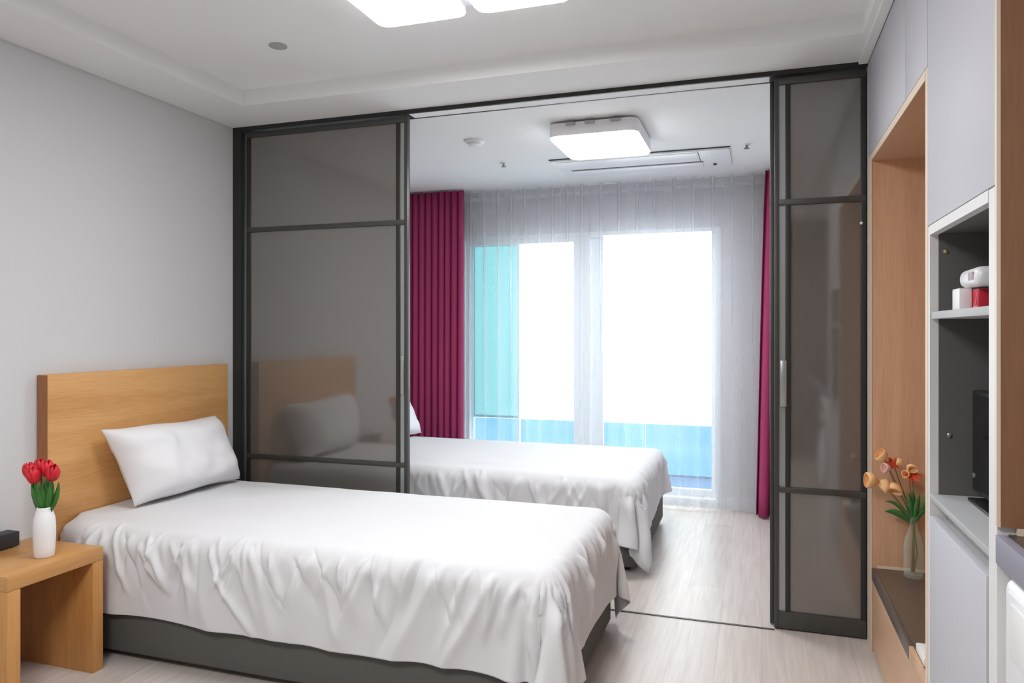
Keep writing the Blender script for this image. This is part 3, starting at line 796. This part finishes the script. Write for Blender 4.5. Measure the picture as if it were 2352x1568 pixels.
# ------------------------------------------------------------------ on the shelves
t = thing('television', 'black flat screen on the lower open shelf of the tall cabinet', 'television', (3.24, -1.3, .818))
bm = NB(); bx(bm, 3.128, 3.165, -1.585, -1.128, .838, 1.085, .004)
obj('housing', bm, 'black', t, smooth=True)
obj('screen', bx(NB(), 3.1265, 3.1285, -1.577, -1.137, .852, 1.077), 'screen', t)
obj('stand', bx(NB(), 3.11, 3.2, -1.46, -1.16, .818, .826, .002), 'black', t, smooth=True)
obj('stand_neck', bx(NB(), 3.14, 3.16, -1.40, -1.30, .826, .85, .002), 'black', t, smooth=True)
obj('indicator', lathe(NB(), [(.006, 0), (.006, -.002), (.001, -.003)], (3.1265, -1.15, .878), 10, 'x', cap=False), 'aluL', t)
o = obj('power_cable', tube(NB(), [(3.155, -1.17, .823), (3.13, -1.21, .822), (3.118, -1.27, .822), (3.125, -1.34, .8215)], .003), 'black', smooth=True)
tag(o, 'thin black cable lying on the shelf below the television', 'cable')
SZ = 1.279
t = thing('white_carton', 'small white carton standing beside the red box on the shelf', 'box', (3.09, -1.2, SZ))
obj('carton', bx(NB(), 3.072, 3.098, -1.25, -1.185, SZ, SZ + .05, .002), 'plastic', t, smooth=True)
obj('flap', bx(NB(), 3.0725, 3.0975, -1.2495, -1.1855, SZ + .05, SZ + .0512), 'film', t)
t = thing('red_carton', 'red box with a pink curved mark on the upper open shelf', 'box', (3.12, -1.23, SZ))
obj('carton', bx(NB(), 3.0985, 3.135, -1.30, -1.225, SZ, SZ + .047, .0015), 'redbox', t, smooth=True)
bm = NB()
a, c = [], []
for k in range(9):
    u = k / 8; y = -1.262 - .024 * u; z = SZ + .009 + .030 * u ** 1.6
    a.append(bm.verts.new((3.0982, y, z))); c.append(bm.verts.new((3.0982, y - .004, z - .003 * (1 - u))))
for k in range(8): bm.faces.new((a[k], a[k + 1], c[k + 1], c[k]))
bx(bm, 3.0979, 3.0983, -1.290, -1.262, SZ + .006, SZ + .009)
obj('printed_mark', bm, 'pinkmark', t)
t = thing('tissue_pack', 'soft white plastic pack lying on top of the two cartons', 'tissue pack', (3.12, -1.25, SZ + .05))
bm = NB(); bx(bm, 3.082, 3.16, -1.34, -1.195, SZ + .0515, SZ + .095, .018, 4)
for v in bm.verts: v.co.z += .004 * noise.noise(v.co * 40); 
for v in bm.verts: v.co.z = max(v.co.z, SZ + .0515)
obj('wrapper', bm, 'film', t, smooth='all')
obj('print', bx(NB(), 3.0812, 3.0825, -1.325, -1.285, SZ + .066, SZ + .084), 'mauve', t)

# small device on the bench
t = thing('power_adapter', 'small white device with a black plug at the near end of the bench', 'adapter', (3.085, -.92, .32))
obj('case', bx(NB(), 3.052, 3.12, -.97, -.86, .3202, .345, .004), 'plastic', t, smooth=True)
obj('plug', bx(NB(), 3.075, 3.11, -.89, -.865, .345, .385, .003), 'black', t, smooth=True)

# ------------------------------------------------------------------ glass vase with flowers
gx, gy, gz = 3.172, -.158, .3202
t = thing('glass_vase', 'clear glass bottle vase on the dark bench in the alcove', 'vase', (gx, gy, gz))
pro = [(.0305, 0), (.033, .004), (.0335, .03), (.0335, .10), (.031, .13), (.022, .16), (.0135, .185), (.012, .205), (.0135, .222)]
inn = [(max(.001, r - .0028), max(h, .012)) for r, h in pro][::-1]
bm = lathe(NB(), [(.001, 0)] + pro + inn[:-1] + [(.030, .012), (.001, .012)], (gx, gy, gz), 32, cap=False)
obj('body', bm, 'glass', t, smooth='all')
def petalcup(parent, c, d, r, m, name='bloom', n=14, op=1.0, fl=.35):
    """spathe-like bloom: a flaring half-open cup facing d"""
    c = Vector(c); d = Vector(d).normalized(); q = d.to_track_quat('Z', 'Y').to_matrix()
    bm = NB(); rows = []
    for j in range(7):
        s = j / 6; row = []
        for k in range(n):
            a = 2 * math.pi * k / n
            lip = 1 + fl * math.cos(a)
            rad = r * 1.02 * math.sin(math.pi * (.07 + .62 * s)); z = r * 1.75 * s * (1 + (lip - 1) * s * .8)
            rad *= 1 + .07 * math.sin(3 * a + 1)
            row.append(bm.verts.new(c + q @ Vector((rad * math.cos(a), rad * math.sin(a), z))))
        rows.append(row)
    for A, B in zip(rows, rows[1:]):
        for k in range(n): bm.faces.new((A[k], A[(k + 1) % n], B[(k + 1) % n], B[k]))
    bm.faces.new(rows[0][::-1])
    return thick(obj(name, bm, m, parent, smooth='all'), .0014)
def starflower(parent, c, d, r, m, n=6):
    c = Vector(c); d = Vector(d).normalized(); q = d.to_track_quat('Z', 'Y').to_matrix()
    bm = NB()
    for k in range(n):
        a = 2 * math.pi * k / n; dirv = q @ Vector((math.cos(a), math.sin(a), .35)); side = q @ Vector((-math.sin(a), math.cos(a), 0))
        leafblade(bm, c, c + dirv * r, r * .28, q @ Vector((0, 0, -r * .08)), side, 6, .2)
    return thick(obj('bloom', bm, m, parent, smooth='all'))
N0 = Vector((gx, gy, gz + .21)); B0 = Vector((gx, gy, gz + .02))
def spray(label, pts_end, stem_r, blooms, stem_m='stemb', sway=(0, 0, 0)):
    e = Vector(pts_end); t = thing('flower_stem', label, 'flower', (B0.x, B0.y, B0.z), 'flowers in the glass vase')
    m1 = N0 + (e - N0) * .45 + Vector(sway)
    obj('stem', tube(NB(), [B0 + Vector((.008 * random.uniform(-1, 1), .008 * random.uniform(-1, 1), 0)), N0, m1, e], stem_r), stem_m, t, smooth=True)
    for kind, c, d, r, m in blooms:
        if kind == 'cup': petalcup(t, c, d, r, m)
        else: starflower(t, c, d, r, m)
    return t
Y = gy - .01
spray('stem with the large peach bloom hanging out past the alcove edge', (3.044, Y, .672), .0022,
      [('cup', (3.046, Y, .672), (-.75, -.7, .1), .030, 'peach')], sway=(-.015, 0, .03))
spray('stem with the peach bloom highest in the glass vase', (3.075, Y, .752), .0022,
      [('cup', (3.074, Y, .752), (-.5, -.6, .6), .024, 'peach'), ('cup', (3.085, Y - .01, .722), (-.5, -.7, .1), .019, 'pink')], sway=(-.012, 0, .02))
spray('stem with two peach blooms low at the left of the glass vase', (3.10, Y, .69), .0024,
      [('cup', (3.082, Y, .675), (-.5, -.5, -.8), .025, 'peach'), ('cup', (3.100, Y - .005, .67), (.2, -.5, -.9), .023, 'peach')], sway=(-.01, 0, .02))
spray('stem with the orange red bloom at the middle of the glass vase', (3.105, Y + .01, .735), .002,
      [('star', (3.104, Y + .01, .735), (.2, -.8, .5), .026, 'orange')])
spray('stem with the curled peach bloom above the glass vase', (3.152, Y, .742), .002,
      [('cup', (3.138, Y, .742), (-1, -.3, .2), .015, 'peach'), ('cup', (3.152, Y, .735), (.4, -.7, -.4), .017, 'peach'), ('cup', (3.147, Y, .702), (-.3, -.9, .1), .015, 'peach')])
spray('stem with the orange red star bloom at the right of the glass vase', (3.168, Y, .695), .002,
      [('star', (3.167, Y - .005, .695), (.1, -.7, .6), .032, 'orange')])
lv = [((3.075, Y - .01, .598), .006, (0, 0, .022)), ((3.072, Y - .02, .562), .011, (0, 0, .012)), ((3.09, Y + .01, .555), .010, (0, 0, .01)), ((3.125, Y - .03, .63), .006, (0, 0, 0)), ((3.15, Y - .03, .64), .007, (0, 0, 0)),
      ((3.165, Y - .02, .655), .007, (0, 0, 0)), ((3.185, Y - .03, .64), .007, (0, 0, 0)), ((3.21, Y - .02, .665), .006, (.01, 0, -.01)), ((3.215, Y, .62), .009, (.0, 0, .005)), ((3.215, Y - .02, .58), .010, (0, 0, .012))]
t = thing('leaf_spray', 'spray of narrow green leaves in the neck of the glass vase', 'leaves', (N0.x, N0.y, N0.z))
for tip, wdt, bend in lv:
    thick(obj('leaf', leafblade(NB(), (N0.x + (tip[0] - N0.x) * .06, N0.y, N0.z - .012), tip, wdt * 1.45, bend, (0, -.5, 1) if abs(tip[0] - gx) > .04 else (1, 0, .1)), 'leaf2', t, smooth='all'))
obj('stem', tube(NB(), [(gx + .004, gy, gz + .03), (gx + .012, gy - .004, gz + .09), (gx + .003, gy, gz + .17), (N0.x, N0.y, N0.z + .02)], .0022), 'leaf2', t, smooth=True)
